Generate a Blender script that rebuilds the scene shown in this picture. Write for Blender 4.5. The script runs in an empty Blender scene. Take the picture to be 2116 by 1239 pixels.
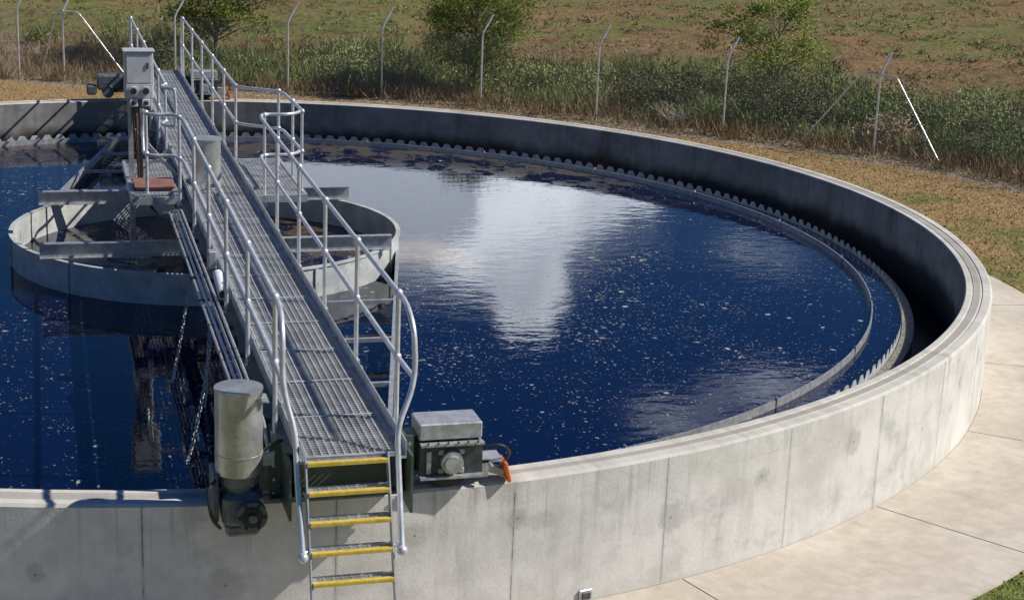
import bpy, math, random
import numpy as np
from mathutils import Vector, Matrix, noise
random.seed(5); rng=np.random.default_rng(7)
sc=bpy.context.scene
sc.view_settings.view_transform='Standard'; sc.view_settings.look='None'; sc.view_settings.exposure=0
pi=math.pi
# ------------------------------------------------------------------ node helpers
class NT:
    def __init__(s,nt): s.nt=nt; s.n=nt.nodes; s.l=nt.links
    def node(s,t,**k):
        nd=s.n.new(t)
        for a,b in k.items(): setattr(nd,a,b)
        return nd
    def put(s,sock,v):
        if v is None: return
        if isinstance(v,bpy.types.NodeSocket): s.l.new(v,sock)
        else:
            if hasattr(sock.default_value,'__len__') and not hasattr(v,'__len__'): v=[v]*len(sock.default_value)
            if hasattr(sock.default_value,'__len__') and len(v)==3 and len(sock.default_value)==4: v=list(v)+[1]
            sock.default_value=v
    def m(s,op,a,b=None,c=None,clamp=False):
        nd=s.node('ShaderNodeMath',operation=op,use_clamp=clamp)
        for i,v in enumerate((a,b,c)):
            if v is not None: s.put(nd.inputs[i],v)
        return nd.outputs[0]
    def ramp(s,v,a,b,ss=True):
        nd=s.node('ShaderNodeMapRange',interpolation_type='SMOOTHSTEP' if ss else 'LINEAR',clamp=True)
        s.put(nd.inputs[0],v); nd.inputs[1].default_value=a; nd.inputs[2].default_value=b
        return nd.outputs[0]
    def mix(s,f,a,b,bt='MIX'):
        nd=s.node('ShaderNodeMix',data_type='RGBA',blend_type=bt)
        s.put(nd.inputs[0],f); s.put(nd.inputs[6],a); s.put(nd.inputs[7],b)
        return nd.outputs[2]
    def noise(s,vec,scale,detail=4,rough=.55,dist=0):
        nd=s.node('ShaderNodeTexNoise'); s.put(nd.inputs['Vector'],vec)
        nd.inputs['Scale'].default_value=scale; nd.inputs['Detail'].default_value=detail
        nd.inputs['Roughness'].default_value=rough; nd.inputs['Distortion'].default_value=dist
        return nd.outputs[0]
    def vor(s,vec,scale,feature='F1'):
        nd=s.node('ShaderNodeTexVoronoi',feature=feature); s.put(nd.inputs['Vector'],vec)
        nd.inputs['Scale'].default_value=scale
        return nd
    def pos(s): return s.node('ShaderNodeNewGeometry').outputs['Position']
    def sep(s,v):
        nd=s.node('ShaderNodeSeparateXYZ'); s.put(nd.inputs[0],v); return nd.outputs
    def comb(s,x,y,z):
        nd=s.node('ShaderNodeCombineXYZ')
        for i,v in enumerate((x,y,z)): s.put(nd.inputs[i],v)
        return nd.outputs[0]
    def scale(s,v,x,y,z):
        nd=s.node('ShaderNodeVectorMath',operation='MULTIPLY'); s.put(nd.inputs[0],v); nd.inputs[1].default_value=(x,y,z); return nd.outputs[0]
    def bump(s,h,st,dist=.02):
        nd=s.node('ShaderNodeBump'); s.put(nd.inputs['Height'],h); s.put(nd.inputs['Strength'],st); nd.inputs['Distance'].default_value=dist
        return nd.outputs[0]
def newmat(name):
    m=bpy.data.materials.new(name); m.use_nodes=True
    t=NT(m.node_tree); p=m.node_tree.nodes['Principled BSDF']
    return m,t,p
def simple(name,c1,c2,scale=8,rough=.5,metal=0,bump=.15,r2=None,spots=0,detail=4):
    m,t,p=newmat(name); P=t.pos()
    n=t.noise(P,scale,detail); f=t.ramp(n,.3,.7)
    col=t.mix(f,c1,c2)
    if spots:
        n2=t.noise(P,scale*5,3); col=t.mix(t.m('MULTIPLY',t.ramp(n2,.55,.75),spots),col,[x*.35 for x in c1])
    t.put(p.inputs['Base Color'],col); p.inputs['Metallic'].default_value=metal
    t.put(p.inputs['Roughness'],t.m('ADD',t.m('MULTIPLY',n,.25),rough-.12))
    if bump: t.put(p.inputs['Normal'],t.bump(t.noise(P,scale*6,3),bump,.01))
    return m
# ------------------------------------------------------------------ materials
def concrete(name,c1,c2,mode):
    m,t,p=newmat(name); P=t.pos(); x,y,z=t.sep(P)
    a=t.m('ARCTAN2',y,x); u=t.m('MULTIPLY',a,11.2); V=t.comb(u,z,t.m('MULTIPLY',t.m('ADD',t.m('ABSOLUTE',x),0.),.02))
    big=t.noise(V,.55,5,.6); mid=t.noise(V,3.2,5,.65); fine=t.noise(P,38,3,.6)
    streak=t.noise(t.scale(V,5.5,.7,1),1.,4,.6)
    f=t.ramp(t.m('ADD',t.m('MULTIPLY',big,.55),t.m('MULTIPLY',mid,.45)),.38,.62)
    col=t.mix(f,c1,c2)
    col=t.mix(t.m('MULTIPLY',t.ramp(streak,.50,.76),.36),col,[q*.55 for q in c1])
    blot=t.noise(t.scale(V,1,1.3,1),1.35,5,.7); col=t.mix(t.m('MULTIPLY',t.ramp(blot,.55,.67),.34),col,[q*.55 for q in c1])
    col=t.mix(t.m('MULTIPLY',t.ramp(fine,.55,.75),.2),col,[q*.5 for q in c1])
    if mode!='top':
        dr=t.noise(t.scale(V,9,.35,1),1.,3,.6)
        topf=t.ramp(z,.55,1.35)
        col=t.mix(t.m('MULTIPLY',t.m('MULTIPLY',t.ramp(dr,.55,.70),topf),.42),col,[q*.4 for q in c1])
    if mode=='outer':
        fr=t.m('FRACT',t.m('ADD',t.m('DIVIDE',a,.1445),20.38)); j=t.m('ABSOLUTE',t.m('SUBTRACT',fr,.5))
        wob=t.m('MULTIPLY',t.m('SUBTRACT',t.noise(P,14,3),.5),.010)
        cellj=t.node('ShaderNodeTexWhiteNoise',noise_dimensions='1D'); t.put(cellj.inputs[1],t.m('FLOOR',t.m('ADD',t.m('DIVIDE',a,.1445),20.38)))
        jamp=t.m('ADD',.35,t.m('MULTIPLY',cellj.outputs[0],.6))
        jl=t.m('LESS_THAN',t.m('ADD',j,wob),.0034)
        js=t.m('MULTIPLY',t.m('SUBTRACT',1.,t.ramp(t.m('ADD',j,wob),.0,.025)),.28)
        col=t.mix(js,col,[q*.5 for q in c1]); col=t.mix(t.m('MULTIPLY',t.m('MULTIPLY',jl,jamp),t.ramp(t.noise(P,2.6,3),.40,.55)),col,(.13,.12,.105))
        hl=t.m('LESS_THAN',t.m('ABSOLUTE',t.m('SUBTRACT',t.m('ADD',z,t.m('MULTIPLY',t.noise(V,1.,2),.01)),1.12)),.003)
        col=t.mix(t.m('MULTIPLY',hl,t.m('MULTIPLY',t.ramp(t.noise(V,.8,2),.5,.6),.3)),col,[q*.5 for q in c1])
        gu=t.m('FRACT',t.m('DIVIDE',u,1.37)); cell=t.node('ShaderNodeTexWhiteNoise',noise_dimensions='1D'); t.put(cell.inputs[1],t.m('FLOOR',t.m('DIVIDE',u,1.37)))
        cs=t.sep(cell.outputs[1])
        du=t.m('MULTIPLY',t.m('SUBTRACT',gu,t.m('ADD',.3,t.m('MULTIPLY',cs[0],.4))),1.37)
        dz=t.m('SUBTRACT',z,t.m('ADD',.55,t.m('MULTIPLY',cs[1],.5)))
        d0=t.m('SQRT',t.m('ADD',t.m('POWER',du,2),t.m('POWER',dz,2)))
        d=t.m('ADD',d0,t.m('MULTIPLY',t.m('SUBTRACT',t.noise(P,7,4,.7),.5),.26))
        rad=t.m('MULTIPLY',cs[2],.17)
        st=t.m('MULTIPLY',t.m('SUBTRACT',1.,t.ramp(t.m('DIVIDE',d,t.m('ADD',rad,.01)),.6,1.3)),.42)
        col=t.mix(st,col,[q*.55 for q in c1])
        col=t.mix(t.m('MULTIPLY',t.m('LESS_THAN',d0,.014),.6),col,(.15,.14,.12))
        col=t.mix(t.m('MULTIPLY',t.m('SUBTRACT',1.,t.ramp(z,0,.12)),.35),col,(.55,.5,.42))
    if mode=='inner':
        zz=t.m('ADD',z,t.m('MULTIPLY',t.m('SUBTRACT',t.noise(t.scale(V,1.3,.6,1),1.,4),.5),.45))
        wet=t.m('SUBTRACT',1.,t.ramp(zz,.62,.92))
        col=t.mix(t.m('MULTIPLY',wet,.95),col,(.018,.014,.010))
        ru=t.noise(t.scale(V,1.6,.5,1),.7,4)
        col=t.mix(t.m('MULTIPLY',t.ramp(ru,.56,.70),.65),col,(.08,.045,.022))
    if mode=='top':
        r=t.m('SQRT',t.m('ADD',t.m('POWER',x,2),t.m('POWER',y,2)))
        tr=t.m('SUBTRACT',1.,t.ramp(t.m('ABSOLUTE',t.m('SUBTRACT',r,11.055)),.03,.055))
        col=t.mix(t.m('MULTIPLY',tr,.5),col,(.20,.17,.135))
    t.put(p.inputs['Base Color'],col); p.inputs['Roughness'].default_value=.86
    t.put(p.inputs['Normal'],t.bump(t.m('ADD',t.m('MULTIPLY',mid,.5),t.m('MULTIPLY',fine,.5)),.3,.02))
    return m
M_out=concrete('concrete_outer',(.55,.535,.495),(.72,.70,.655),'outer')
M_top=concrete('concrete_rim',(.50,.475,.42),(.66,.63,.57),'top')
M_in=concrete('concrete_inner',(.19,.192,.19),(.31,.308,.295),'inner')
def slabmat():
    m,t,p=newmat('apron_concrete'); P=t.pos()
    f=t.ramp(t.m('ADD',t.m('MULTIPLY',t.noise(P,.7,5,.6),.6),t.m('MULTIPLY',t.noise(P,6,4),.4)),.35,.65)
    col=t.mix(f,(.50,.44,.36),(.64,.575,.48))
    col=t.mix(t.m('MULTIPLY',t.ramp(t.noise(P,50,3),.55,.7),.2),col,(.3,.25,.2))
    x,y,z=t.sep(P); a=t.m('ARCTAN2',y,x)
    br=t.noise(t.scale(t.comb(t.m('MULTIPLY',a,12),t.m('SQRT',t.m('ADD',t.m('POWER',x,2),t.m('POWER',y,2))),0),40,1.2,1),1.,3)
    col=t.mix(t.m('MULTIPLY',t.ramp(br,.45,.7),.16),col,(.35,.3,.24))
    st=t.noise(P,1.7,5,.7); col=t.mix(t.m('MULTIPLY',t.ramp(st,.55,.69),.30),col,(.33,.28,.22))
    t.put(p.inputs['Base Color'],col); p.inputs['Roughness'].default_value=.9
    t.put(p.inputs['Normal'],t.bump(t.noise(P,60,3),.2,.01)); return m
M_slab=slabmat()
M_galv=simple('galvanised_steel',(.42,.43,.44),(.60,.61,.62),12,.42,.55,.05,spots=.12)
M_rail=simple('galvanised_rail',(.60,.61,.63),(.78,.79,.80),10,.34,.5,.03,spots=.25)
M_grate=simple('grating_steel',(.40,.41,.42),(.58,.59,.60),5,.45,.3,0)
M_kick=simple('kick_plate',(.44,.46,.47),(.60,.62,.63),4,.45,.35,.05,spots=.3)
M_green=simple('green_grey_paint',(.055,.085,.07),(.085,.12,.10),6,.45,.1,.05,spots=.2)
M_yel=simple('yellow_nosing',(.60,.42,.06),(.74,.56,.12),18,.6,0,.2,spots=.5)
M_dark=simple('dark_steel',(.06,.065,.07),(.11,.115,.12),12,.5,.4,.1)
M_gear=simple('gearbox_paint',(.10,.12,.125),(.17,.19,.195),14,.45,.2,.1,spots=.4)
M_can=simple('motor_cover',(.44,.44,.42),(.64,.635,.61),5,.36,.65,.04,spots=.45)
M_blk=simple('black_rubber',(.012,.012,.012),(.03,.03,.03),20,.5)
M_org=simple('orange_paint',(.62,.11,.02),(.7,.16,.04),12,.5)
M_cab=simple('orange_brown_cable',(.16,.05,.02),(.24,.08,.03),12,.5)
M_red=simple('rust_red_plate',(.20,.09,.07),(.29,.14,.115),7,.75,0,.2,spots=.4)
M_box=simple('panel_paint',(.52,.53,.53),(.62,.63,.63),6,.4,.2,.03,spots=.15)
M_well=simple('well_steel',(.42,.44,.43),(.60,.62,.60),3,.55,.1,.08,spots=.5)
M_plate=simple('weir_plate',(.34,.38,.40),(.52,.56,.58),8,.55,.1,.04,spots=.4)
M_pvc=simple('white_pipe',(.7,.72,.72),(.8,.82,.82),6,.4)
M_joint=simple('joint_gap',(.04,.035,.03),(.07,.06,.05),20,.9)
M_lip=simple('launder_lip',(.10,.09,.075),(.34,.32,.28),34,.85,0,.5,detail=6)
def watermat():
    m,t,p=newmat('water'); P=t.pos(); x,y,z=t.sep(P)
    r=t.m('SQRT',t.m('ADD',t.m('POWER',x,2),t.m('POWER',y,2)))
    warp=t.node('ShaderNodeVectorMath',operation='ADD'); t.put(warp.inputs[0],P)
    wn=t.node('ShaderNodeTexNoise'); t.put(wn.inputs['Vector'],P); wn.inputs['Scale'].default_value=1.3; wn.inputs['Detail'].default_value=2
    t.put(warp.inputs[1],t.scale(wn.outputs['Color'],.35,.35,0)); W=warp.outputs[0]
    dens=t.noise(W,.50,5,.68)
    D_=t.ramp(dens,.38,.68)                                # clumping of the scum
    n1=t.noise(W,9.,5,.62)
    thr=t.m('SUBTRACT',.765,t.m('MULTIPLY',D_,.15))
    thr=t.m('SUBTRACT',thr,t.m('MULTIPLY',t.ramp(x,3.5,8),.015))
    fl=t.ramp(t.m('SUBTRACT',n1,thr),0,.02)
    W2=t.node('ShaderNodeVectorMath',operation='ADD'); t.put(W2.inputs[0],W)
    wn2=t.node('ShaderNodeTexNoise'); t.put(wn2.inputs['Vector'],P); wn2.inputs['Scale'].default_value=26; wn2.inputs['Detail'].default_value=2
    t.put(W2.inputs[1],t.scale(wn2.outputs['Color'],.06,.06,0)); W2=W2.outputs[0]
    fleck=fl
    for sc_,rd,th in ((4.2,.17,.60),(9,.22,.56),(18,.27,.50),(32,.32,.56)):
        v=t.vor(W2,sc_); vd=t.sep(v.outputs['Color'])
        dt=t.m('MULTIPLY',t.m('LESS_THAN',v.outputs['Distance'],t.m('MULTIPLY',t.m('POWER',vd[0],1.6),rd)),t.m('GREATER_THAN',t.m('ADD',vd[1],t.m('MULTIPLY',t.m('SUBTRACT',dens,.5),4.0)),th))
        fleck=t.m('MAXIMUM',fleck,t.m('MULTIPLY',dt,t.m('ADD',.35,t.m('MULTIPLY',vd[2],.65))))
    edge=t.m('MULTIPLY',t.ramp(r,6.8,9.3),t.ramp(y,1.5,6))
    patch=t.noise(t.scale(W,1,.8,1),1.9,7,.72)
    sc1=t.m('MULTIPLY',t.ramp(t.m('ADD',patch,t.m('MULTIPLY',edge,.13)),.58,.63),edge)
    wellm=t.m('MULTIPLY',t.m('SUBTRACT',1.,t.ramp(r,2.7,2.8)),t.ramp(patch,.45,.58))
    d2=t.m('SQRT',t.m('ADD',t.m('POWER',t.m('SUBTRACT',x,3.35),2),t.m('POWER',t.m('MULTIPLY',t.m('ADD',y,.3),.6),2)))
    plume=t.m('MULTIPLY',t.m('SUBTRACT',1.,t.ramp(t.m('ADD',d2,t.m('MULTIPLY',t.m('SUBTRACT',patch,.5),1.4)),.1,.9)),.6)
    base=t.mix(fleck,(.0018,.0052,.029),(.40,.37,.33))
    base=t.mix(t.m('MULTIPLY',sc1,.75),base,(.11,.088,.06))
    base=t.mix(t.m('MULTIPLY',wellm,.85),base,(.13,.085,.045))
    base=t.mix(plume,base,(.34,.27,.19))
    t.put(p.inputs['Base Color'],base)
    cover=t.m('MAXIMUM',fleck,t.m('MAXIMUM',t.m('MULTIPLY',sc1,.6),t.m('MULTIPLY',wellm,.5)))
    t.put(p.inputs['Roughness'],t.m('ADD',.02,t.m('MULTIPLY',cover,.55)))
    p.inputs['IOR'].default_value=1.38
    wv=t.noise(t.scale(P,1,1.8,1),2.4,3,.55); w2=t.noise(P,13,2)
    t.put(p.inputs['Normal'],t.bump(t.m('ADD',wv,t.m('MULTIPLY',w2,.06)),.04,.05))
    return m
M_water=watermat()
M_lwater=simple('launder_water',(.004,.004,.003),(.012,.010,.008),3,.15,0,.1)
# ------------------------------------------------------------------ mesh builder
class MB:
    def __init__(s): s.v=[];s.f=[];s.mi=[];s.sm=[]
    def add(s,vs,fs,mi=0,smooth=False):
        b=len(s.v); s.v+=[tuple(v) for v in vs]
        for f in fs: s.f.append([b+i for i in f]); s.mi.append(mi); s.sm.append(smooth)
    def box(s,c,d,mi=0,rot=None,bev=0):
        x,y,z=[q/2 for q in d]
        if bev:
            b=min(bev,x*.9,y*.9,z*.9); vs=[];
            for zz,ins in ((-z,b),(-z+b,0),(z-b,0),(z,b)):
                X=x-ins;Y=y-ins;k=b if ins==0 else b*.4
                vs+=[(-X+k,-Y,zz),(X-k,-Y,zz),(X,-Y+k,zz),(X,Y-k,zz),(X-k,Y,zz),(-X+k,Y,zz),(-X,Y-k,zz),(-X,-Y+k,zz)]
            fs=[list(range(8))[::-1],list(range(24,32))]
            for L in range(3):
                for i in range(8): fs.append([L*8+i,L*8+(i+1)%8,L*8+8+(i+1)%8,L*8+8+i])
        else:
            vs=[(-x,-y,-z),(x,-y,-z),(x,y,-z),(-x,y,-z),(-x,-y,z),(x,-y,z),(x,y,z),(-x,y,z)]
            fs=[(0,3,2,1),(4,5,6,7),(0,1,5,4),(1,2,6,5),(2,3,7,6),(3,0,4,7)]
        R=rot if rot is not None else Matrix.Identity(3)
        c=Vector(c); s.add([R@Vector(v)+c for v in vs],fs,mi)
    def beam(s,p,q,w,h,mi=0):
        p=Vector(p);q=Vector(q);d=q-p;L=d.length;y=d.normalized();up=Vector((0,0,1))
        if abs(y.z)>.95: up=Vector((0,1,0))
        x=y.cross(up).normalized(); z=x.cross(y)
        s.box((p+q)/2,(w,L,h),mi,Matrix((x,y,z)).transposed())
    def ibeam(s,p,q,w,h,t=.012,mi=0,chan=0):
        p=Vector(p);q=Vector(q);y=(q-p).normalized();x=y.cross(Vector((0,0,1))).normalized();z=x.cross(y)
        s.beam(p+x*chan*(w/2-t/2),q+x*chan*(w/2-t/2),t,h-2*t,mi)
        s.beam(p+z*(h/2-t/2),q+z*(h/2-t/2),w,t,mi); s.beam(p-z*(h/2-t/2),q-z*(h/2-t/2),w,t,mi)
    def tube(s,pts,r,mi=0,n=10,caps=True):
        P=[Vector(p) for p in pts]; R=r if hasattr(r,'__len__') else [r]*len(P)
        T=[]
        for i in range(len(P)):
            a=P[max(i-1,0)];b=P[min(i+1,len(P)-1)]; T.append((b-a).normalized())
        u=T[0].orthogonal().normalized(); vs=[]
        for i in range(len(P)):
            u=(u-T[i]*u.dot(T[i])); u=u.normalized() if u.length>1e-6 else T[i].orthogonal().normalized()
            w=T[i].cross(u)
            for k in range(n):
                a=2*pi*k/n; vs.append(P[i]+(u*math.cos(a)+w*math.sin(a))*R[i])
        fs=[]
        for i in range(len(P)-1):
            for k in range(n): fs.append([i*n+k,i*n+(k+1)%n,(i+1)*n+(k+1)%n,(i+1)*n+k])
        s.add(vs,fs,mi,True)
        if caps: s.add(vs[:n],[list(range(n))[::-1]],mi); s.add(vs[-n:],[list(range(n))],mi)
    def cyl(s,p,q,r,mi=0,n=24,r2=None): s.tube([p,q],[r,r if r2 is None else r2],mi,n)
    def ball(s,c,r,mi=0,n=10,m=6):
        c=Vector(c);vs=[c+Vector((0,0,r))]
        for i in range(1,m):
            for k in range(n):
                a=pi*i/m;b=2*pi*k/n; vs.append(c+Vector((math.sin(a)*math.cos(b),math.sin(a)*math.sin(b),math.cos(a)))*r)
        vs.append(c-Vector((0,0,r))); fs=[]
        for k in range(n): fs.append([0,1+k,1+(k+1)%n]); fs.append([len(vs)-1,1+(m-2)*n+(k+1)%n,1+(m-2)*n+k])
        for i in range(m-2):
            for k in range(n): a=1+i*n+k;b=1+i*n+(k+1)%n; fs.append([a,a+n,b+n,b])
        s.add(vs,fs,mi,True)
    def ring(s,prof,mi,seg=256,closed=False):
        base=len(s.v)
        n=len(prof)
        for k in range(seg):
            a=2*pi*k/seg
            for r,z in prof: s.v.append((r*math.cos(a),r*math.sin(a),z))
        for k in range(seg):
            for i in range(n if closed else n-1):
                j=(i+1)%n
                s.f.append([base+k*n+i,base+k*n+j,base+((k+1)%seg)*n+j,base+((k+1)%seg)*n+i]); s.mi.append(mi[i] if hasattr(mi,'__len__') else mi); s.sm.append(False)
    def obj(s,name,mats,parent=None):
        me=bpy.data.meshes.new(name); me.from_pydata(s.v,[],s.f)
        for m in mats: me.materials.append(m)
        me.polygons.foreach_set('material_index',s.mi); me.polygons.foreach_set('use_smooth',s.sm)
        me.update(); o=bpy.data.objects.new(name,me); sc.collection.objects.link(o)
        if parent: o.parent=parent
        return o
def empty(name,loc=(0,0,0)):
    o=bpy.data.objects.new(name,None); sc.collection.objects.link(o); return o
def rounded(pts,rad,k=6):
    P=[Vector(p) for p in pts]; out=[P[0]]
    for i in range(1,len(P)-1):
        a=P[i-1]-P[i];b=P[i+1]-P[i]; ra=min(rad,a.length*.49,b.length*.49)
        A=P[i]+a.normalized()*ra;B=P[i]+b.normalized()*ra
        for j in range(k+1):
            t=j/k; out.append(A*(1-t)**2+P[i]*2*t*(1-t)+B*t*t)
    out.append(P[-1]); return out
# ------------------------------------------------------------------ TANK
WZ=1.334; WATER=.69
tank=empty('clarifier_tank')
b=MB()
prof=[(11.25,-.1),(11.25,1.31),(11.225,WZ),(11.13,WZ),(11.125,WZ-.012),(11.105,WZ-.012),(11.10,WZ-.002),(11.01,WZ-.002),(11.005,WZ-.012),(10.99,WZ-.012),(10.985,WZ),(10.915,WZ),(10.90,1.32),(10.90,-.4)]
b.ring(prof,[0,1,1,1,1,1,1,1,1,1,1,1,2],720)
b.obj('concrete_wall',[M_out,M_top,M_in],tank)
b=MB(); b.ring([(10.14,-.4),(10.14,.66),(10.30,.66),(10.30,-.4)],[0,0,0],360); b.obj('launder_lip',[M_lip],tank)
b=MB(); b.ring([(10.30,.22),(10.90,.22)],[0],180); b.obj('launder_channel_water',[M_lwater],tank)
b=MB(); N=254; R=10.125
for i in range(N):
    a0=2*pi*i/N; da=2*pi/N
    for k,(f0,z0,f1,z1) in enumerate(((0,.715,.10,.715),(.10,.715,.32,.80),(.32,.80,.70,.80),(.70,.80,.92,.715),(.92,.715,1,.715))):
        A=a0+f0*da;B=a0+f1*da
        b.add([(R*math.cos(A),R*math.sin(A),.5),(R*math.cos(B),R*math.sin(B),.5),(R*math.cos(B),R*math.sin(B),z1),(R*math.cos(A),R*math.sin(A),z0)],[(0,1,2,3)])
b.obj('v_notch_weir',[M_plate],tank)
b=MB(); b.ring([(9.72,.3),(9.72,.785),(9.735,.785),(9.735,.3)],[0,0,0],360)
for i in range(24):
    a=2*pi*(i+.35)/24; c,s_=math.cos(a),math.sin(a)
    b.beam((9.735*c,9.735*s_,.60),(10.125*c,10.125*s_,.60),.04,.04)
    R3=Matrix.Rotation(a,3,'Z'); b.box((9.73*c,9.73*s_,.76),(.035,.012,.12),0,R3); b.box((9.712*c,9.712*s_,.72),(.006,.12,.13),0,R3)
b.obj('scum_baffle',[M_galv],tank)
b=MB(); b.ring([(2.80,.2),(2.80,1.11),(2.785,1.124),(2.85,1.124),(2.85,1.10),(2.83,1.10),(2.83,.2)],[0]*6,128)
for i in range(10):
    a=2*pi*(i+.2)/10; R3=Matrix.Rotation(a,3,'Z'); b.box((2.845*math.cos(a),2.845*math.sin(a),.86),(.02,.05,.46),0,R3)
for y in (-1.72,1.72):
    b.ibeam((-2.42,y,1.235),(2.42,y,1.235),.10,.21,.012,1)
    for x in (-2.22,2.22): b.box((x,y+.06,1.0),(.09,.012,.28),1)
    for x in (-.48,.48): b.beam((x,y,1.34),(x,y,1.6),.08,.08,1)
b.obj('feed_well',[M_well,M_galv],tank)
b=MB(); b.cyl((0,0,-.2),(0,0,1.55),.42,0,32); b.box((0,0,1.5),(1.0,1.0,.12),0); b.obj('centre_column',[M_dark],tank)
b=MB(); ra=math.atan2(-11.0,2.36); cc_=(math.cos(ra),math.sin(ra)); Rb=Matrix.Rotation(ra+pi/2,3,'Z')
b.box((11.262*cc_[0],11.262*cc_[1],.10),(.14,.03,.11),0,Rb,.008); b.box((11.28*cc_[0],11.28*cc_[1],.10),(.09,.02,.07),1,Rb,.005); b.obj('wall_outlet_box',[M_galv,M_dark],tank)
b=MB(); n=256; b.add([(10.12*math.cos(2*pi*i/n),10.12*math.sin(2*pi*i/n),WATER) for i in range(n)],[list(range(n))]); b.obj('water',[M_water])
# ------------------------------------------------------------------ APRON
b=MB(); b.ring([(11.2,.012),(13.08,.012)],[1],240)
nseg=23; st=math.radians(-72.2)
for k in range(nseg):
    a0=st+k*2*pi/nseg+.0006; a1=st+(k+1)*2*pi/nseg-.0006; q=14
    vs=[]
    for i in range(q+1):
        a=a0+(a1-a0)*i/q
        for r,z in ((11.256,.03),(13.10,.03),(13.11,-.1)): vs.append((r*math.cos(a),r*math.sin(a),z))
    b.add(vs,[[i*3,i*3+1,i*3+4,i*3+3] for i in range(q)]+[[i*3+1,i*3+2,i*3+5,i*3+4] for i in range(q)])
b.obj('concrete_path',[M_slab,M_joint])
# ------------------------------------------------------------------ TERRAIN
FP=[(-22,8),(-16,17),(-9,22.5),(-2.9,24.0),(-1.7,23.1),(1.25,22.05),(4.2,21.0),(6.6,19.9),(9.0,18.4),(11.5,16.1),(14.0,13.6),(16.7,10.8),(18.95,6.4),(20.3,1.5),(20.6,-4),(19.5,-10)]
fa=np.array([math.atan2(y,x) for x,y in FP]); fr_=np.array([math.hypot(x,y) for x,y in FP]); o=np.argsort(fa); fa=fa[o]; fr_=fr_[o]
def fence_r(a): return np.interp(a,fa,fr_)
def hz(x,y):
    x=np.asarray(x,float);y=np.asarray(y,float)
    r=np.hypot(x,y); d=np.maximum(r-fence_r(np.arctan2(y,x))-1.5,0)
    az=np.clip((y+.6*x+2)/14,0,1); az=az*az*(3-2*az)
    h=np.where(d<6,.14*d*d/12,.07*6+.14*(d-6))
    h=np.minimum(h,9+np.maximum(d-70,0)*.02)
    return h*az+ .14*np.sin(x*.35+1+.8*np.sin(y*.21))*np.cos(y*.27+.9*np.sin(x*.17))*np.clip(d/8,0,1)*az
rad=np.concatenate([np.arange(11.0,34,.3),np.geomspace(34,420,90)]); na=720
ang=np.linspace(-pi,pi,na,endpoint=False)
RR,AA=np.meshgrid(rad,ang,indexing='ij'); X=RR*np.cos(AA);Y=RR*np.sin(AA);Z=hz(X,Y)
Z+=rng.normal(0,.008,Z.shape)*(RR>14)*(RR<30)
V=np.stack([X,Y,Z],-1).reshape(-1,3)
i=np.arange(len(rad)-1)[:,None]*na; j=np.arange(na)[None]; F=np.stack([i+j,i+na+j,i+na+(j+1)%na,i+(j+1)%na],-1).reshape(-1,4)
me=bpy.data.meshes.new('ground'); me.vertices.add(len(V)); me.vertices.foreach_set('co',V.ravel().astype(np.float32))
me.loops.add(F.size); me.loops.foreach_set('vertex_index',F.ravel().astype(np.int32)); me.polygons.add(len(F)); me.polygons.foreach_set('loop_start',np.arange(0,F.size,4,dtype=np.int32)); me.polygons.foreach_set('loop_total',np.full(len(F),4,np.int32))
me.polygons.foreach_set('use_smooth',np.ones(len(F),dtype=bool))
me.update(calc_edges=True); me.validate()
at=me.attributes.new('fd','FLOAT','POINT'); at.data.foreach_set('value',(RR-fence_r(AA)).ravel().astype(np.float32))
g=bpy.data.objects.new('ground',me); sc.collection.objects.link(g)
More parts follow.
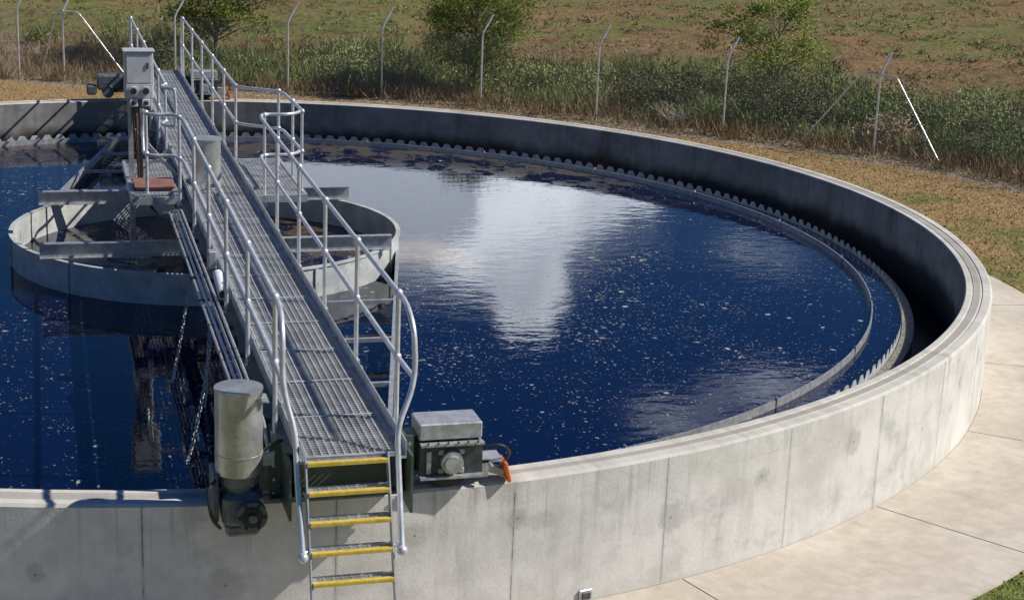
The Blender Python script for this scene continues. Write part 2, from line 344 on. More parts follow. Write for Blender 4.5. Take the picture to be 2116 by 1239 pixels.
def groundmat():
    m,t,p=newmat('ground_grass'); P=t.pos()
    n1=t.noise(P,.55,5,.65); n2=t.noise(P,5,4,.7); n3=t.noise(P,34,3,.75)
    a=t.node('ShaderNodeAttribute',attribute_name='fd'); d=t.m('ADD',a.outputs['Fac'],t.m('MULTIPLY',t.m('SUBTRACT',n1,.5),1.8))
    fine=t.ramp(t.m('ADD',t.m('MULTIPLY',n2,.5),t.m('MULTIPLY',n3,.5)),.36,.62)
    lawnA=t.mix(fine,(.25,.15,.06),(.47,.32,.155)); lawnG=t.mix(fine,(.08,.11,.02),(.23,.25,.07))
    x,y,z=t.sep(P); green=t.ramp(t.m('ADD',n1,t.m('MULTIPLY',t.m('SUBTRACT',2.,y),.022)),.43,.64)
    lawn=t.mix(green,lawnA,lawnG)
    mul=t.mix(fine,(.18,.14,.10),(.48,.40,.31))
    under=t.mix(fine,(.06,.065,.025),(.20,.18,.085))
    h1=t.noise(t.scale(P,.20,.34,1),1.,6,.74,.6); hb=t.mix(fine,(.17,.10,.05),(.35,.22,.115)); hg=t.mix(fine,(.08,.10,.028),(.25,.255,.085))
    hill=t.mix(t.ramp(t.m('ADD',h1,t.m('MULTIPLY',t.m('SUBTRACT',n2,.5),.55)),.40,.60),hb,hg)
    h2=t.noise(t.scale(P,.5,1.1,1),1.,5,.7,.8); hill=t.mix(t.m('MULTIPLY',t.ramp(h2,.50,.68),.45),hill,(.36,.28,.15))
    dk=t.noise(P,1.3,5,.78); hill=t.mix(t.m('MULTIPLY',t.ramp(dk,.52,.64),.65),hill,(.06,.052,.026))
    c=t.mix(t.ramp(d,-1.1,-.7),lawn,mul); c=t.mix(t.ramp(d,.3,.9),c,under); c=t.mix(t.ramp(d,3.5,7),c,hill)
    track=t.m('MULTIPLY',t.ramp(t.m('MULTIPLY',x,-1),.5,3.),t.m('SUBTRACT',1.,t.ramp(d,5,8))); track=t.m('MULTIPLY',track,t.ramp(d,.2,1.2)); c=t.mix(track,c,t.mix(fine,(.28,.19,.12),(.45,.33,.23)))
    t.put(p.inputs['Base Color'],c); p.inputs['Roughness'].default_value=.95; p.inputs['Specular IOR Level'].default_value=.15
    t.put(p.inputs['Normal'],t.bump(t.m('ADD',t.noise(P,4,3,.7),t.noise(P,26,2,.7)),.9,.07)); return m
me.materials.append(groundmat())
# ------------------------------------------------------------------ FOLIAGE
def leafmat(name,ca,cb,trans=.35):
    m,t,p=newmat(name); a=t.node('ShaderNodeAttribute',attribute_name='rnd')
    c=t.mix(a.outputs['Fac'],ca,cb); t.put(p.inputs['Base Color'],c); p.inputs['Roughness'].default_value=.6; p.inputs['Specular IOR Level'].default_value=.25
    if trans:
        tr=t.node('ShaderNodeBsdfTranslucent'); t.put(tr.inputs[0],t.mix(.5,c,(.18,.25,.035))); mx=t.node('ShaderNodeMixShader'); mx.inputs[0].default_value=trans
        out=[q for q in t.n if q.type=='OUTPUT_MATERIAL'][0]; t.l.new(p.outputs[0],mx.inputs[1]); t.l.new(tr.outputs[0],mx.inputs[2]); t.l.new(mx.outputs[0],out.inputs[0])
    return m
def leaves(name,C,D,L,Wd,rnd,mat,parent=None,up=0):
    n=len(C); side=np.cross(D,rng.normal(size=(n,3))+np.array([0,0,up])); side/=np.linalg.norm(side,axis=1)[:,None]+1e-9
    L=L[:,None];Wd=Wd[:,None]
    V=np.stack([C,C+D*L*.45+side*Wd*.5,C+D*L,C+D*L*.45-side*Wd*.5],1).reshape(-1,3)
    me=bpy.data.meshes.new(name); me.vertices.add(4*n); me.vertices.foreach_set('co',V.ravel().astype(np.float32))
    me.loops.add(4*n); me.loops.foreach_set('vertex_index',np.arange(4*n,dtype=np.int32)); me.polygons.add(n)
    me.polygons.foreach_set('loop_start',np.arange(0,4*n,4,dtype=np.int32)); me.polygons.foreach_set('loop_total',np.full(n,4,np.int32))
    me.update(calc_edges=True); at=me.attributes.new('rnd','FLOAT','POINT'); at.data.foreach_set('value',np.repeat(rnd,4).astype(np.float32))
    me.materials.append(mat); o=bpy.data.objects.new(name,me); sc.collection.objects.link(o)
    if parent: o.parent=parent
    return o
def unit(v): return v/(np.linalg.norm(v,axis=1)[:,None]+1e-9)
M_leafA=leafmat('leaf_dark',(.05,.085,.018),(.24,.31,.055)); M_leafB=leafmat('leaf_light',(.12,.16,.035),(.40,.46,.13))
M_weed=leafmat('weed_green',(.06,.09,.025),(.25,.31,.09),0); M_weedL=leafmat('weed_pale',(.11,.15,.05),(.34,.40,.15),0); M_dry=leafmat('dry_grass',(.22,.16,.08),(.50,.40,.24),0)
M_bush=leafmat('bush_green',(.04,.058,.02),(.18,.20,.075),0); M_tuft=leafmat('tuft_green',(.09,.12,.03),(.26,.30,.09),0); M_tan=leafmat('tan_grass',(.15,.10,.05),(.36,.26,.14),0)
M_bark=simple('bark',(.10,.075,.055),(.20,.16,.12),20,.9,0,.5)
def vis_pts(n,d0,d1,pw=1.):
    ang=rng.uniform(math.radians(15),math.radians(108),n); d=d0+(d1-d0)*rng.random(n)**pw
    r=fence_r(ang)+d; x=r*np.cos(ang);y=r*np.sin(ang); return np.stack([x,y,hz(x,y)],1),d
def noise2(P,s,o=0): return np.array([noise.noise(Vector((p[0]*s+o,p[1]*s,o))) for p in P])
Pc,d=vis_pts(2300,.6,7.5,pw=1.2); k=noise2(Pc,.45); keep=((k>-.10)|((d<2.0)&(k>-.25)))&~((Pc[:,0]<1)&(d<6)); Pc=Pc[keep]; k=k[keep]
nb=60; pale=noise2(Pc,.6,21)>.15
for nm,mt,sl in (('undergrowth_weeds',M_weed,~pale),('pale_weeds',M_weedL,pale)):
    Q=Pc[sl]; C=np.repeat(Q,nb,0); kk=np.repeat(np.clip(.5+k[sl]*1.7,0.15,1.4),nb); n=len(C)
    C[:,:2]+=rng.normal(0,.17,(n,2)); C[:,2]+=rng.random(n)**1.5*.60*kk
    bl_=np.repeat(rng.random(len(Q))<.5,nb)   # half of the clumps are long grass
    D=unit(rng.normal(size=(n,3))*[1,1,.6]+[0,0,.55]); D[bl_]=unit(rng.normal(size=(bl_.sum(),3))*[.45,.45,.2]+[0,0,1]); rb=np.repeat(np.clip(rng.random(len(Q))*.6+noise2(Q,.9,9)*.8+.2,0,1),nb)
    Ls=np.where(bl_,rng.uniform(.15,.42,n),rng.uniform(.05,.17,n)); Ws=np.where(bl_,rng.uniform(.010,.022,n),rng.uniform(.025,.06,n))
    leaves(nm,C,D,Ls,Ws,np.clip(rb*.75+rng.random(n)*.35,0,1),mt,up=.8)
Pc,d=vis_pts(2900,-.5,7.,pw=1.2); nb=15; C=np.repeat(Pc,nb,0); n=len(C); C[:,:2]+=rng.normal(0,.12,(n,2))
D=unit(rng.normal(size=(n,3))*[.5,.5,.2]+[0,0,1]); leaves('dry_stalks',C,D,rng.uniform(.12,.6,n),rng.uniform(.008,.022,n),rng.random(n),M_tan)
for nm,mt,cnt,off in (('hillside_grass',M_tuft,6500,0),('hillside_dry_grass',M_tan,6000,40)):
    Pc,d=vis_pts(cnt,4,70,pw=1.5); s=1 if off==0 else -1
    kk_=noise2(Pc*[.5,1,1],.16,0)+rng.normal(0,.2,len(Pc)); keep=(s*kk_>-.05); Pc=Pc[keep]; nb=13; C=np.repeat(Pc,nb,0); n=len(C); C[:,:2]+=rng.normal(0,.22,(n,2))*np.repeat(rng.uniform(.3,2.2,len(Pc)),nb)[:,None]
    D=unit(rng.normal(size=(n,3))*[.9,.9,.2]+[0,0,.6]); leaves(nm,C,D,rng.uniform(.06,.24,n),rng.uniform(.02,.05,n),np.clip(np.repeat(rng.random(len(Pc)),nb)*.6+rng.random(n)*.4,0,1),mt,up=1)
ang=rng.uniform(math.radians(-75),math.radians(105),60000); f=fence_r(ang); r=13.1+(f-13.1)*rng.random(60000)
Pl=np.stack([r*np.cos(ang),r*np.sin(ang),hz(r*np.cos(ang),r*np.sin(ang))],1); kk_=noise2(Pl[::6],.4); kk_=np.repeat(kk_,6)[:60000]
D=unit(rng.normal(size=(60000,3))*[.7,.7,.1]+[0,0,.6])
gsel=(rng.random(60000)<np.clip(.38+kk_*1.2-(Pl[:,1]-2)*.03,0.05,1))
for nm,mt,sl in (('lawn_grass',M_tuft,gsel),('lawn_dry_grass',M_dry,~gsel)):
    n=sl.sum(); leaves(nm,Pl[sl],D[sl],rng.uniform(.03,.07,n),rng.uniform(.012,.03,n),rng.random(n)*.8,mt,up=1)
ang=rng.uniform(math.radians(10),math.radians(100),16000); r=fence_r(ang)+rng.normal(-.15,.35,16000); Pm=np.stack([r*np.cos(ang),r*np.sin(ang),hz(r*np.cos(ang),r*np.sin(ang))+.01],1)
D=unit(rng.normal(size=(16000,3))*[1,1,.12]); leaves('mulch_litter',Pm,D,rng.uniform(.04,.16,16000),rng.uniform(.01,.03,16000),rng.random(16000),M_dry,up=2)
def tree(name,x,y,trunk_h,H,crown_r,ncl,nleaf,mat,lsize,spread=.42,sq=1.,seed=1,thick=.07):
    rs=np.random.default_rng(seed); z0=float(hz(x,y)); e=empty(name); b=MB()
    top=Vector((x+.1,y,z0+H*.8)); base=Vector((x,y,z0-.1))
    pts=[base.lerp(top,t)+Vector((math.sin(t*5+seed)*.07*t,math.cos(t*4)*.06*t,0)) for t in np.linspace(0,1,9)]
    b.tube(pts,[thick*(1-.8*t) for t in np.linspace(0,1,9)],0,8)
    cz=z0+(trunk_h+H)/2; rz=(H-trunk_h)/2; cl=[]
    for i in range(ncl):
        v=rs.normal(size=3); v/=np.linalg.norm(v); rr=rs.uniform(.3,1.0)**.5
        lob=1+.22*math.sin(3*math.atan2(v[1],v[0])+seed)+rs.uniform(-.12,.12)
        c=np.array([x+v[0]*crown_r*rr*lob,y+v[1]*crown_r*rr*lob,cz+v[2]*rz*rr*sq]); cl.append(c)
        if i%2==0:
            t=np.clip((c[2]-z0-trunk_h*.3)/(H*.8)*.7,.12,.9); s=base.lerp(top,float(t)); cc=Vector(c); mid=s.lerp(cc,.5)+Vector((0,0,.08))
            b.tube([s,mid,cc],[thick*.38,thick*.22,thick*.08],0,5,False)
    b.obj('trunk_and_limbs',[M_bark],e)
    cl=np.array(cl); C=np.repeat(cl,nleaf,0); n=len(C)
    C=C+rs.normal(size=(n,3))*np.array([spread,spread,spread*.7])*.55; tone=np.repeat(rs.random(ncl),nleaf)
    D=unit(rs.normal(size=(n,3))+[0,0,-.15]); leaves('foliage',C,D,rs.uniform(.6,1.3,n)*lsize,rs.uniform(.25,.5,n)*lsize,np.clip(tone*.55+rs.random(n)*.5,0,1),mat,e,up=.8)
    return e
tree('eucalypt_tree',9.25,20.1,.30,4.2,1.40,110,170,M_leafA,.10,.38,seed=3)
tree('eucalypt_tree.001',2.75,26.2,.55,4.6,1.75,95,140,M_leafA,.13,.38,seed=8)
tree('sapling_tree',17.0,17.4,.7,3.3,1.45,50,120,M_leafB,.12,.28,seed=12,thick=.045)
def bush(name,x,y,r,h,ncl,nl,mat,ls,seed,twig=0):
    rs=np.random.default_rng(seed); z0=float(hz(x,y)); e=empty(name); b=MB(); cl=[]
    for i in range(ncl):
        a=rs.uniform(0,2*pi); q=math.sqrt(rs.random()); zz=h*(1-q*q*.75)*rs.uniform(.25,1)
        c=np.array([x+math.cos(a)*q*r,y+math.sin(a)*q*r,z0+zz]); cl.append(c)
        b.tube([(x+math.cos(a)*q*r*.25,y+math.sin(a)*q*r*.25,z0-.05),((x+c[0])/2,(y+c[1])/2,z0+zz*.6),(c[0]+rs.normal()*.1,c[1],c[2]+.12+twig)],[.014,.010,.003],0,4,False)
    b.obj('stems',[M_bark],e); cl=np.array(cl); C=np.repeat(cl,nl,0); n=len(C); C=C+rs.normal(size=(n,3))*[.2,.2,.15]
    D=unit(rs.normal(size=(n,3))+[0,0,.3]); leaves('leaves',C,D,rs.uniform(.6,1.4,n)*ls,rs.uniform(.25,.45,n)*ls,np.clip(np.repeat(rs.random(ncl),nl)*.6+rs.random(n)*.45,0,1),mat,e,up=.8)
bl=[('shrub',13.6,16.9,1.5,1.3,60,110,M_bush,.09),('shrub.001',16.0,14.6,1.3,1.5,60,110,M_bush,.09),('shrub.002',18.6,13.3,1.5,1.2,50,100,M_weed,.10),('shrub.003',19.3,9.6,1.2,1.0,50,100,M_bush,.08),('shrub.004',20.3,12.2,1.3,1.2,50,100,M_weedL,.09),('shrub.005',6.0,23.2,1.2,.9,36,90,M_weedL,.10),('shrub.006',7.6,21.9,.9,.8,30,90,M_weed,.10),('shrub.007',1.5,24.8,1.4,1.0,40,90,M_bush,.11),('shrub.008',21.0,8.0,1.3,1.0,50,100,M_bush,.08),('dry_shrub',17.6,11.8,.65,.75,44,80,M_dry,.10),('shrub.009',10.8,20.6,1.3,.9,40,90,M_weedL,.10)]
for k_,(nm,x,y,r,h,nc,nl,mt,ls) in enumerate(bl): bush(nm,x,y,r,h,nc,nl,mt,ls,50+k_,.1 if 'dry' in nm else 0)
b=MB(); rs=np.random.default_rng(5); x0,y0=13.2,14.9
for i in range(60):
    a=rs.uniform(0,2*pi); l=rs.uniform(.3,.8); p0=Vector((x0,y0,0)); p1=p0+Vector((math.cos(a)*l*.5,math.sin(a)*l*.5,l*.5)); p2=p1+Vector((rs.normal()*.2,rs.normal()*.2,l*.35))
    b.tube([p0,p1,p2],[.012,.008,.003],0,4,False)
b.obj('bare_bush',[simple('bare_twig',(.35,.30,.24),(.5,.44,.36),20,.9)])
# ------------------------------------------------------------------ FENCE
fence=empty('chain_link_fence'); b=MB()
HT=1.93
def tipdir(): return Vector((.30,.10,.50))
for k,(x,y) in enumerate(FP):
    z=float(hz(x,y))
    b.tube(rounded([(x,y,z-.1),(x,y,z+HT),Vector((x,y,z+HT))+tipdir()],.12),.027,0,8)
    if (x,y) in ((-1.7,23.1),(16.7,10.8)):
        for nb_ in (FP[k-1],FP[k+1]):
            dr=Vector((nb_[0]-x,nb_[1]-y,0)).normalized()*(1.95)
            if nb_==FP[3]: dr=Vector((-.65,.9,0))*1.0
            b.tube(rounded([Vector((x,y,z+HT-.02)),Vector((x,y,z+HT+.0))+dr*.22,Vector((x,y,z-.05))+dr],.12),.021,0,8)
b.obj('fence_posts',[M_rail],fence)
b=MB()
for zz in (.06,1.0,HT-.02):
    for (x,y),(x2,y2) in zip(FP[:-1],FP[1:]): b.tube([(x,y,float(hz(x,y))+zz),(x2,y2,float(hz(x2,y2))+zz)],.003,0,4)
for q in (.35,.65,.95):
    for (x,y),(x2,y2) in zip(FP[:-1],FP[1:]):
        o_=tipdir()*q; b.tube([Vector((x,y,HT))+o_,Vector((x2,y2,HT))+o_],.0022,0,4)
b.obj('tension_wires',[M_galv],fence)
m,t,p=newmat('chain_link_mesh'); uv=t.node('ShaderNodeUVMap').outputs[0]; ux,uy,_=t.sep(uv)
a1=t.m('FRACT',t.m('DIVIDE',t.m('ADD',ux,uy),.075)); a2=t.m('FRACT',t.m('ADD',t.m('DIVIDE',t.m('SUBTRACT',ux,uy),.075),100.))
w=t.m('MAXIMUM',t.m('LESS_THAN',a1,.07),t.m('LESS_THAN',a2,.07)); t.put(p.inputs['Alpha'],w); p.inputs['Base Color'].default_value=(.42,.42,.41,1); p.inputs['Metallic'].default_value=.1; p.inputs['Roughness'].default_value=.6
me=bpy.data.meshes.new('mesh'); vs=[];fs=[];uvs=[]; L=0
for (x,y),(x2,y2) in zip(FP[:-1],FP[1:]):
    dl=math.hypot(x2-x,y2-y); i0=len(vs); vs+=[(x,y,.03),(x2,y2,.03),(x2,y2,HT-.02),(x,y,HT-.02)]; fs.append((i0,i0+1,i0+2,i0+3)); uvs+=[(L,0),(L+dl,0),(L+dl,HT),(L,HT)]; L+=dl
me.from_pydata(vs,[],fs); ul=me.uv_layers.new(name='UVMap'); ul.data.foreach_set('uv',np.array(uvs).ravel()); me.materials.append(m)
o_=bpy.data.objects.new('chain_link_mesh',me); sc.collection.objects.link(o_); o_.parent=fence
# ------------------------------------------------------------------ BRIDGE
br=empty('walkway_bridge'); Y0,Y1=-11.92,10.9; DZ=1.966
b=MB()
xs=np.arange(-.37,.3701,.0617)
for x in xs: b.box((x,(Y0+Y1)/2,DZ-.011),(.010,Y1-Y0,.030),0)
y=Y0
while y<Y1: b.box((0,y,DZ-.016),(.74,.009,.028),0); y+=.055
for k in range(24): b.box((0,Y0+.96*k+.005,DZ+.002),(.75,.024,.008),0)
for x in np.arange(.5,1.16,.05): b.box((x,-.5,DZ-.015),(.008,2.7,.03),0)
for yy in np.arange(-1.84,.86,.06): b.box((.82,yy,DZ-.009),(.72,.009,.022),0)
for x in np.arange(-1.15,-.49,.05): b.box((x,-.5,DZ-.015),(.008,2.3,.03),0)
for yy in np.arange(-1.64,.66,.06): b.box((-.82,yy,DZ-.009),(.70,.009,.022),0)
b.obj('deck_grating',[M_grate],br)
b=MB()
for s_ in (-1,1):
    b.beam((s_*.435,Y0,DZ+.02),(s_*.435,Y1,DZ+.02),.008,.15,2)
    b.ibeam((s_*.47,Y0+.25,1.72),(s_*.47,Y1,1.72),.10,.40,.014,0,-s_)
    b.beam((s_*.40,Y0,DZ-.045),(s_*.40,Y1,DZ-.045),.06,.02,2)
    for k in range(24): b.box((s_*.40,Y0+.4+k*.96,DZ+.004),(.06,.05,.012),1)
    for k in range(7): b.box((s_*.4385,Y0+1.6+k*3.2,DZ+.02),(.012,.012,.152),0)
for k in range(13): b.beam((-.46,Y0+.8+k*1.8,1.62),(.46,Y0+.8+k*1.8,1.62),.06,.10,0)
for s_ in (-1,1):
    b.beam((s_*1.17,-1.85,DZ-.04),(s_*1.17,.85,DZ-.04),.05,.10,1)
    for yy in (-1.85,.85): b.beam((s_*.5,yy,DZ-.04),(s_*1.19,yy,DZ-.04),.05,.10,1)
b.obj('bridge_girders',[M_green,M_galv,M_kick],br)
HR=3.08; MR=2.52; XR=.52
b=MB(); rr=.024
nearY=[-11.1,-9.2,-7.35,-5.5,-3.65]; farY=[2.65,4.5,6.4,8.4,10.5]
def post(x,y):
    b.tube([(x,y,1.80),(x,y,HR)],.022,0,8); b.ball((x,y,HR),.040); b.ball((x,y,MR),.038); b.ball((x,y,1.86),.035); b.box((x,y,1.85),(.07,.09,.10),0)
for s_ in (-1,1):
    x=s_*XR
    for yy in nearY+farY: post(x,yy)
for zz in (HR,MR):
    path=[(XR,10.5,zz),(XR,.85,zz),(.78,.62,zz),(1.14,.35,zz),(1.17,-1.45,zz),(.98,-1.78,zz),(.56,-1.72,zz),(XR,-2.1,zz),(XR,-11.1,zz)]
    b.tube(rounded(path,.28,8),rr,0,10)
for (x,y) in ((XR,.95),(1.10,.42),(1.17,-.55),(1.16,-1.5),(.60,-1.80)): post(x,y)
for zz in (HR,MR):
    b.tube(rounded([(-XR,10.5,zz),(-XR,1.1,zz),(-.62,.80,zz),(-.42,.62,zz)],.2),rr,0,10)
    b.tube(rounded([(-1.0,-1.35,zz),(-.98,-1.72,zz),(-.60,-1.72,zz),(-XR,-2.15,zz),(-XR,-11.1,zz)],.22,8),rr,0,10)
b.tube(rounded([(-.42,.62,HR),(-.40,.60,HR-.28),(-.42,.62,MR)],.15),rr,0,10)
b.tube(rounded([(-1.0,-1.35,HR),(-1.0,-1.20,HR-.28),(-1.0,-1.35,MR)],.18),rr,0,10)
for (x,y) in ((-XR,1.1),(-.97,-1.55),(-.56,-1.95)): post(x,y)
for s_ in (-1,1):
    x=s_*XR; xb=.37 if s_>0 else -.46; xe=.345 if s_>0 else -.455
    top=rounded([(x,-11.1,HR),(x,-11.42,HR),(x*1.03,-11.66,2.93),(x*1.05,-11.72,2.50),(xb,-11.86,2.16),(xb,-11.92,1.9),(xe,-12.25,1.27)],.22,8)
    b.tube(top,rr,0,10); b.ball((xe,-12.26,1.255),.045)
    b.tube([(xe,-12.25,1.28),(-.06+s_*.33,-12.20,1.30)],.018,0,8)
    b.tube([(x,-11.1,MR),(x*1.03,-11.70,MR)],rr*.9,0,10)
    b.tube(rounded([(x,10.5,HR),(x,10.8,HR),(x,11.0,2.6),(x,11.0,1.9)],.2),rr,0,10); b.tube([(x,10.5,MR),(x,11.0,MR)],rr*.9,0,8)
b.obj('handrails',[M_rail],br)
b=MB()
for k,x in enumerate((-.60,-.65,-.70,-.75)):
    b.tube(rounded([(x-.02,-1.6,1.70),(x,-2.6,1.96-k*.012),(x,-11.0-.05*k,1.96-k*.012),(x,-11.3,1.75)],.15),.016,0,8)
for yy in np.arange(-10.8,-2.4,.95): b.box((-.67,yy,1.935),(.22,.035,.02),1)
for yy in np.arange(-10.8,-2.4,.95): b.box((-.56,yy,1.90),(.10,.03,.05),1)
b.tube([(-.545,-6.7,2.14),(-.545,-7.25,2.06)],.055,2,16); b.cyl((-.545,-7.25,2.06),(-.545,-7.256,2.059),.045,3,16); b.box((-.545,-6.1,2.16),(.09,.14,.20),0,None,.01)
b.obj('conduits',[M_galv,M_dark,M_pvc,M_blk],br)
cp=empty('control_panel'); b=MB(); cx,cy=-1.0,-.55
b.box((cx,cy,3.46),(.40,.26,.66),0,None,.012); b.box((cx,cy-.005,3.80),(.44,.32,.025),0,None,.008)
b.box((cx,cy-.137,3.56),(.34,.012,.40),0,None,.004); b.box((cx,cy-.137,3.24),(.36,.012,.19),0,None,.004)
for dx in (-.085,.085):
    b.cyl((cx+dx,cy-.142,3.25),(cx+dx,cy-.20,3.25),.062,0,20); b.cyl((cx+dx,cy-.20,3.25),(cx+dx,cy-.215,3.25),.045,1,20)
    b.box((cx+dx,cy-.15,3.08),(.12,.05,.11),0,None,.01); b.cyl((cx+dx,cy-.175,3.08),(cx+dx,cy-.19,3.08),.03,1,14)
b.box((cx+.12,cy-.15,3.60),(.02,.02,.08),1)
b.beam((cx-.12,cy+.06,.95),(cx-.12,cy+.06,3.75),.07,.07,2); b.beam((cx+.02,cy+.08,1.9),(cx+.02,cy+.08,3.2),.05,.05,2)
b.beam((cx-.12,cy+.05,2.72),(cx+.5,cy-.05,2.02),.045,.045,2); b.beam((cx-.1,cy+.05,2.0),(cx+.45,cy-.05,2.45),.03,.03,2)
for k in range(6):
    x=cx-.10+k*.04; b.tube(rounded([(x,cy-.03,3.13),(x+random.uniform(-.05,.05),cy-.06,2.8),(cx-.05+k*.012,cy-.08,2.4),(cx-.02+k*.01,cy-.1,1.75),(cx+.2,cy-.6,1.55),(cx+.38,cy-1.6,1.72)],.25),.014,3 if k in(1,) else 1,6)
b.obj('panel_box_and_stand',[M_box,M_blk,M_galv,M_cab],cp)
b=MB(); b.box((-.86,-1.15,2.03),(.56,.62,.03),0,None,.008); b.box((-.86,-1.15,2.0),(.5,.56,.03),0); b.obj('access_hatch',[M_red],br)
b=MB(); cx=-.10; b.cyl((cx,-.85,DZ-.2),(cx,-.85,2.58),.205,0,32); b.cyl((cx,-.85,2.58),(cx,-.85,2.605),.215,0,32); b.cyl((cx,-.85,2.40),(cx,-.85,2.415),.208,0,32); b.cyl((cx,-.85,DZ-.02),(cx,-.85,DZ+.02),.24,0,32)
b.obj('slip_ring_housing',[M_can],br)
def carriage(name,sy):
    e=empty(name); b=MB(); Y=11.08*sy
    b.ibeam((-.95,Y,1.66),(.72,Y,1.66),.20,.34,.014,0)
    b.box((0,Y+sy*.30,1.70),(.92,.02,.40),0)
    for s_ in (-1,1):
        b.box((s_*.50,Y+sy*.42,1.66),(.02,.75,.50),0); b.box((s_*.56,Y+sy*.32,1.66),(.10,.02,.50),0)
        for k in range(4): b.cyl((s_*.575,Y+sy*.32,1.48+k*.12),(s_*.575,Y+sy*.345,1.48+k*.12),.014,1,8)
    b.box((0,Y+sy*.35,1.44),(1.2,.12,.03),0)
    xr=.98
    b.box((xr,Y+.02,1.86),(.56,.34,.15),1,None,.01)
    b.box((xr,Y-.17,1.62),(.56,.02,.30),2); b.box((xr,Y+.19,1.62),(.56,.02,.30),2); b.box((xr-.27,Y,1.62),(.02,.34,.30),2); b.box((xr+.27,Y,1.62),(.02,.34,.30),1)
    b.box((xr,Y-.21,1.77),(.56,.07,.02),1); b.box((xr,Y-.21,1.47),(.56,.07,.02),1)
    b.cyl((xr,Y-.18,1.60),(xr,Y-.24,1.60),.10,1,24); b.cyl((xr,Y-.24,1.60),(xr,Y-.27,1.60),.07,1,24); b.cyl((xr,Y-.12,1.53),(xr,Y+.12,1.53),.19,3,32)
    for k in range(4):
        a=pi/4+k*pi/2; b.box((xr+.10*math.cos(a)*1.3,Y-.185,1.60+.10*math.sin(a)*1.2),(.05,.02,.05),1,None,.008)
    for k in range(6): b.cyl((xr-.22+k*.088,Y-.245,1.80),(xr-.22+k*.088,Y-.245,1.785),.010,2,8)
    b.box((xr-.20,Y-.19,1.60),(.04,.015,.2),1)
    b.box((xr+.38,Y-.02,1.56),(.20,.24,.02),1); b.box((xr+.32,Y-.13,1.50),(.06,.02,.16),1); b.box((xr+.42,Y,1.44),(.22,.10,.06),1,Matrix.Rotation(.35,3,'Y'))
    b.box((xr+.53,Y-.03,1.44),(.035,.22,.19),4,Matrix.Rotation(-.25,3,'Y'),.008)
    b.tube(rounded([(xr+.27,Y-.14,1.70),(xr+.45,Y-.20,1.74),(xr+.56,Y-.12,1.62),(xr+.52,Y-.02,1.5)],.1),.012,3,6)
    b.obj('carriage_frame',[M_green,M_galv,M_dark,M_blk,M_org],e)
carriage('end_carriage',-1); carriage('end_carriage.001',1)
def motor(name,x,y,s=1):
    e=empty(name); b=MB()
    b.cyl((x,y,1.70),(x,y,2.40),.195,0,36); b.cyl((x,y,2.40),(x,y,2.425),.20,0,36); b.cyl((x,y,1.86),(x,y,1.87),.199,0,36); b.box((x+.17,y-.05,2.34),(.12,.22,.012),0,Matrix.Rotation(.2,3,'Y'))
    b.cyl((x,y,1.60),(x,y,1.70),.16,1,28,.175); b.cyl((x,y,1.50),(x,y,1.60),.13,1,24)
    b.box((x+.02,y,1.40),(.34,.34,.30),1,None,.05); b.box((x+.02,y,1.22),(.28,.28,.12),1,None,.03)
    b.cyl((x+.08,y-.15,1.38),(x+.08,y-.25,1.38),.125,1,28); b.cyl((x+.08,y-.25,1.38),(x+.08,y-.27,1.38),.085,2,24); b.cyl((x+.08,y-.27,1.38),(x+.08,y-.30,1.38),.035,1,16)
    for k in range(6):
        a=k*pi/3; b.cyl((x+.08+.105*math.cos(a),y-.25,1.38+.105*math.sin(a)),(x+.08+.105*math.cos(a),y-.265,1.38+.105*math.sin(a)),.014,2,8)
    b.box((x-.20,y+.05,1.50),(.05,.30,.42),1,None,.01); b.tube(rounded([(x-.20,y-.1,1.66),(x-.28,y-.16,1.6),(x-.24,y-.16,1.35),(x-.17,y-.12,1.25)],.08),.016,2,8)
    b.box((x+.26,y+.15,1.62),(.22,.25,.30),1,None,.02); b.tube(rounded([(x+.18,y,1.85),(x+.34,y,1.95),(x+.42,y+.2,1.85)],.1),.014,2,8)
    b.box((x+.22,y+.06,1.78),(.16,.12,.12),3,None,.01)
    b.obj('motor_and_gearbox',[M_can,M_gear,M_blk,M_galv],e)
motor('drive_motor',-.86,-11.42)
b=MB(); b.box((-.95,11.0,1.72),(.52,.42,.30),0,None,.03); b.box((-1.32,10.95,1.56),(.2,.3,.2),0,None,.03); b.cyl((-1.0,10.6,1.55),(-1.0,10.9,1.55),.12,0,20); b.obj('far_drive_unit',[M_gear],br)
ld=empty('access_ladder'); b=MB(); SX=.335; LX=-.06
def lz(k): return (Y0-.04-.085*k, DZ-.02-.222*k)
for s_ in (-1,1): b.beam((LX+s_*SX,Y0-.02,DZ+.02),(LX+s_*SX,Y0-.02-.085*9,DZ-.02-.222*8.9),.012,.09,0)
for k in range(9):
    yy,zz=lz(k)
    for q in range(4): b.box((LX,yy-.02+q*.04,zz-.012),(.65,.006,.024),0)
    for q in range(9): b.box((LX-.30+q*.075,yy+.04,zz-.01),(.006,.13,.018),0)
    b.box((LX,yy-.035,zz+.002),(.65,.042,.012),1); b.box((LX,yy-.058,zz-.010),(.65,.006,.026),1)
    for s_ in (-1,1): b.box((LX+s_*(SX-.010),yy+.02,zz-.02),(.008,.12,.06),0)
b.obj('ladder_frame',[M_kick,M_yel],ld)
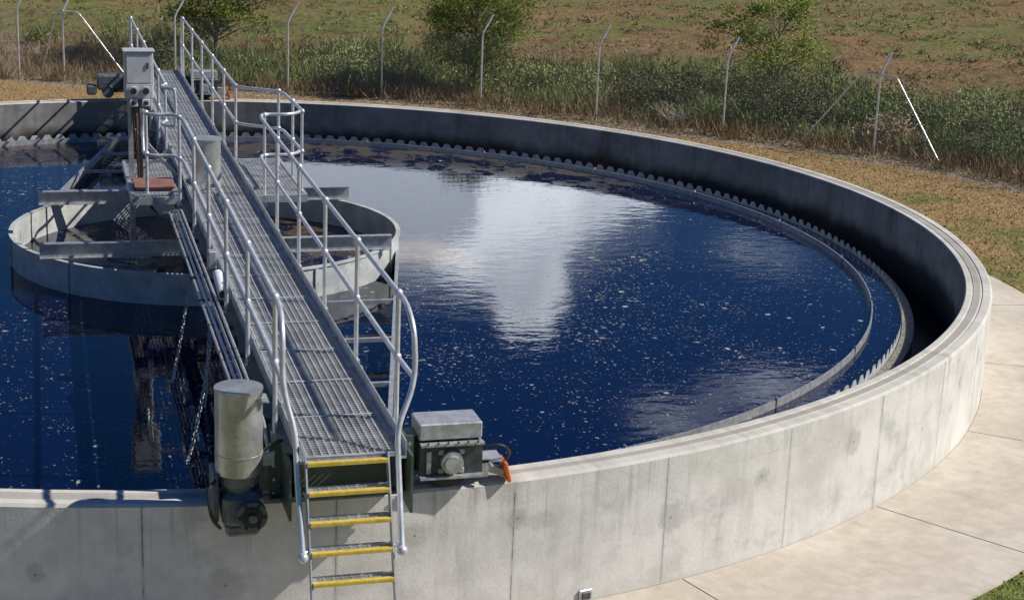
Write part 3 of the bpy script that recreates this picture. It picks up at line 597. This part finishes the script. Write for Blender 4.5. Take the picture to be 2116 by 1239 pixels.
for k_,s_ in enumerate((1,-1)):
    e=empty('skimmer_arm' if s_==1 else 'skimmer_arm.001'); b=MB()
    b.beam((2.72*s_,-.75*s_,.88),(.86*s_,-9.2*s_,.88),.05,.12,0); b.beam((2.72*s_,-.75*s_,.72),(.86*s_,-9.2*s_,.72),.012,.18,1)
    for q in (.35,.55,.75,.95):
        px=2.72+(.86-2.72)*q; py=-.75+(-9.2+.75)*q; b.beam((.48*s_,py*s_,.92),(px*s_,py*s_,.92),.05,.05,0); b.beam((.48*s_,py*s_,.92),(.48*s_,py*s_,1.6),.06,.06,0)
    b.obj('arm_frame',[M_galv,M_dark],e)
def chain(b,p,q,sag=0):
    p=Vector(p);q=Vector(q);L=(q-p).length;n=int(L/.045)
    for i in range(n):
        t=(i+.5)/n; c=p.lerp(q,t)-Vector((0,0,sag*4*t*(1-t))); d=(q-p).normalized(); u=d.orthogonal().normalized() if i%2 else d.cross(d.orthogonal()).normalized()
        pts=[c+d*.030*math.cos(a)+u*.018*math.sin(a) for a in np.linspace(0,2*pi,9)]; b.tube(pts,.007,0,4,False)
b=MB(); chain(b,(-.62,-4.2,1.55),(-1.0,-6.0,.70),.1); chain(b,(-.66,-7.2,1.60),(-1.05,-8.6,.70),.12); chain(b,(-.62,-6.6,1.55),(-.72,-6.9,.7)); b.obj('chains',[M_galv],br)
# ------------------------------------------------------------------ SKY + SUN
E=math.radians(42); saz=math.atan2(.97,-.26)
sd=Vector((math.sin(saz)*math.cos(E),math.cos(saz)*math.cos(E),math.sin(E)))
L=bpy.data.lights.new('sun','SUN'); L.energy=5.0; L.angle=math.radians(.5); L.color=(1,.95,.865)
so=bpy.data.objects.new('sun',L); sc.collection.objects.link(so); so.rotation_euler=(-sd).to_track_quat('-Z','Y').to_euler()
w=bpy.data.worlds.new('World'); sc.world=w; w.use_nodes=True; t=NT(w.node_tree); t.n.clear()
sky=t.node('ShaderNodeTexSky',sky_type='NISHITA'); sky.sun_disc=False; sky.sun_elevation=E; sky.sun_rotation=saz; sky.ozone_density=3; sky.air_density=1.0; sky.dust_density=.2
hs=t.node('ShaderNodeHueSaturation'); hs.inputs['Hue'].default_value=.515; hs.inputs['Saturation'].default_value=1.4; hs.inputs['Value'].default_value=.70; t.l.new(sky.outputs[0],hs.inputs['Color'])
bg=t.node('ShaderNodeBackground'); t.l.new(hs.outputs[0],bg.inputs[0]); bg.inputs[1].default_value=.085
G=t.node('ShaderNodeTexCoord').outputs['Generated']; x,y,z=t.sep(G)
n1=t.noise(G,5,5,.6); n2=t.noise(t.scale(G,1,1,1.3),13,6,.62); nc=t.noise(G,3.1,3,.5); n4=t.noise(G,24,5,.6)
az=t.m('ADD',t.m('MULTIPLY',t.m('ARCTAN2',x,y),57.3),t.m('MULTIPLY',t.m('SUBTRACT',n1,.5),6.)); el=t.m('ADD',t.m('MULTIPLY',t.m('ARCSINE',z),57.3),t.m('MULTIPLY',t.m('SUBTRACT',nc,.5),2.5))
def blobs(L):
    tot=None
    for a0,e0,sa,se,am in L:
        q=t.m('ADD',t.m('POWER',t.m('DIVIDE',t.m('SUBTRACT',az,a0),sa),2),t.m('POWER',t.m('DIVIDE',t.m('SUBTRACT',el,e0),se),2))
        g_=t.m('MULTIPLY',t.m('EXPONENT',t.m('MULTIPLY',q,-1)),am); tot=g_ if tot is None else t.m('ADD',tot,g_)
    return tot
main=blobs(((18.3,10.6,3.6,2.1,1.25),(16.4,13.8,2.0,1.9,1.05),(17.0,15.6,1.3,1.3,.8),(13.6,14.2,1.8,.9,.55),(-30,20,18,5,.9),(70,25,20,6,.9)))
haze=blobs(((10.5,11.3,6,3.0,1.3),(25.8,17.8,2.6,.8,.85),(21.5,19.2,3,.8,.7),(16,13,5,3,.6),(24,13.5,3,.5,.45)))
dn=t.m('ADD',t.m('MULTIPLY',t.m('SUBTRACT',n2,.5),1.3),t.m('MULTIPLY',t.m('SUBTRACT',n4,.5),.6))
mk=t.m('MAXIMUM',t.m('MULTIPLY',t.ramp(t.m('ADD',main,dn),.42,.80),t.m('ADD',.65,t.m('MULTIPLY',t.ramp(n4,.35,.65),.35))),t.m('MULTIPLY',t.ramp(t.m('ADD',haze,t.m('MULTIPLY',dn,.8)),.2,1.),.46))
bg2=t.node('ShaderNodeBackground'); bg2.inputs[0].default_value=(.86,.92,1,1); bg2.inputs[1].default_value=2.4
mx=t.node('ShaderNodeMixShader'); t.l.new(mk,mx.inputs[0]); t.l.new(bg.outputs[0],mx.inputs[1]); t.l.new(bg2.outputs[0],mx.inputs[2])
out=t.node('ShaderNodeOutputWorld'); t.l.new(mx.outputs[0],out.inputs[0])
# ------------------------------------------------------------------ CAMERA
p_=.2672;ro=.0401;th=.2832
F=Vector((math.cos(p_)*math.sin(th),math.cos(p_)*math.cos(th),-math.sin(p_))); U0=Vector((math.sin(p_)*math.sin(th),math.sin(p_)*math.cos(th),math.cos(p_))); R0=Vector((math.cos(th),-math.sin(th),0))
Rx=R0*math.cos(ro)+U0*math.sin(ro); Ux=-R0*math.sin(ro)+U0*math.cos(ro)
cd=bpy.data.cameras.new('camera'); cd.lens=58.06; cd.sensor_width=36; cd.clip_end=2000
co=bpy.data.objects.new('camera',cd); sc.collection.objects.link(co)
mt=Matrix((Rx,Ux,-F)).transposed().to_4x4(); mt.translation=Vector((-2.3134,-24.2623,6.7333)); co.matrix_world=mt; sc.camera=co
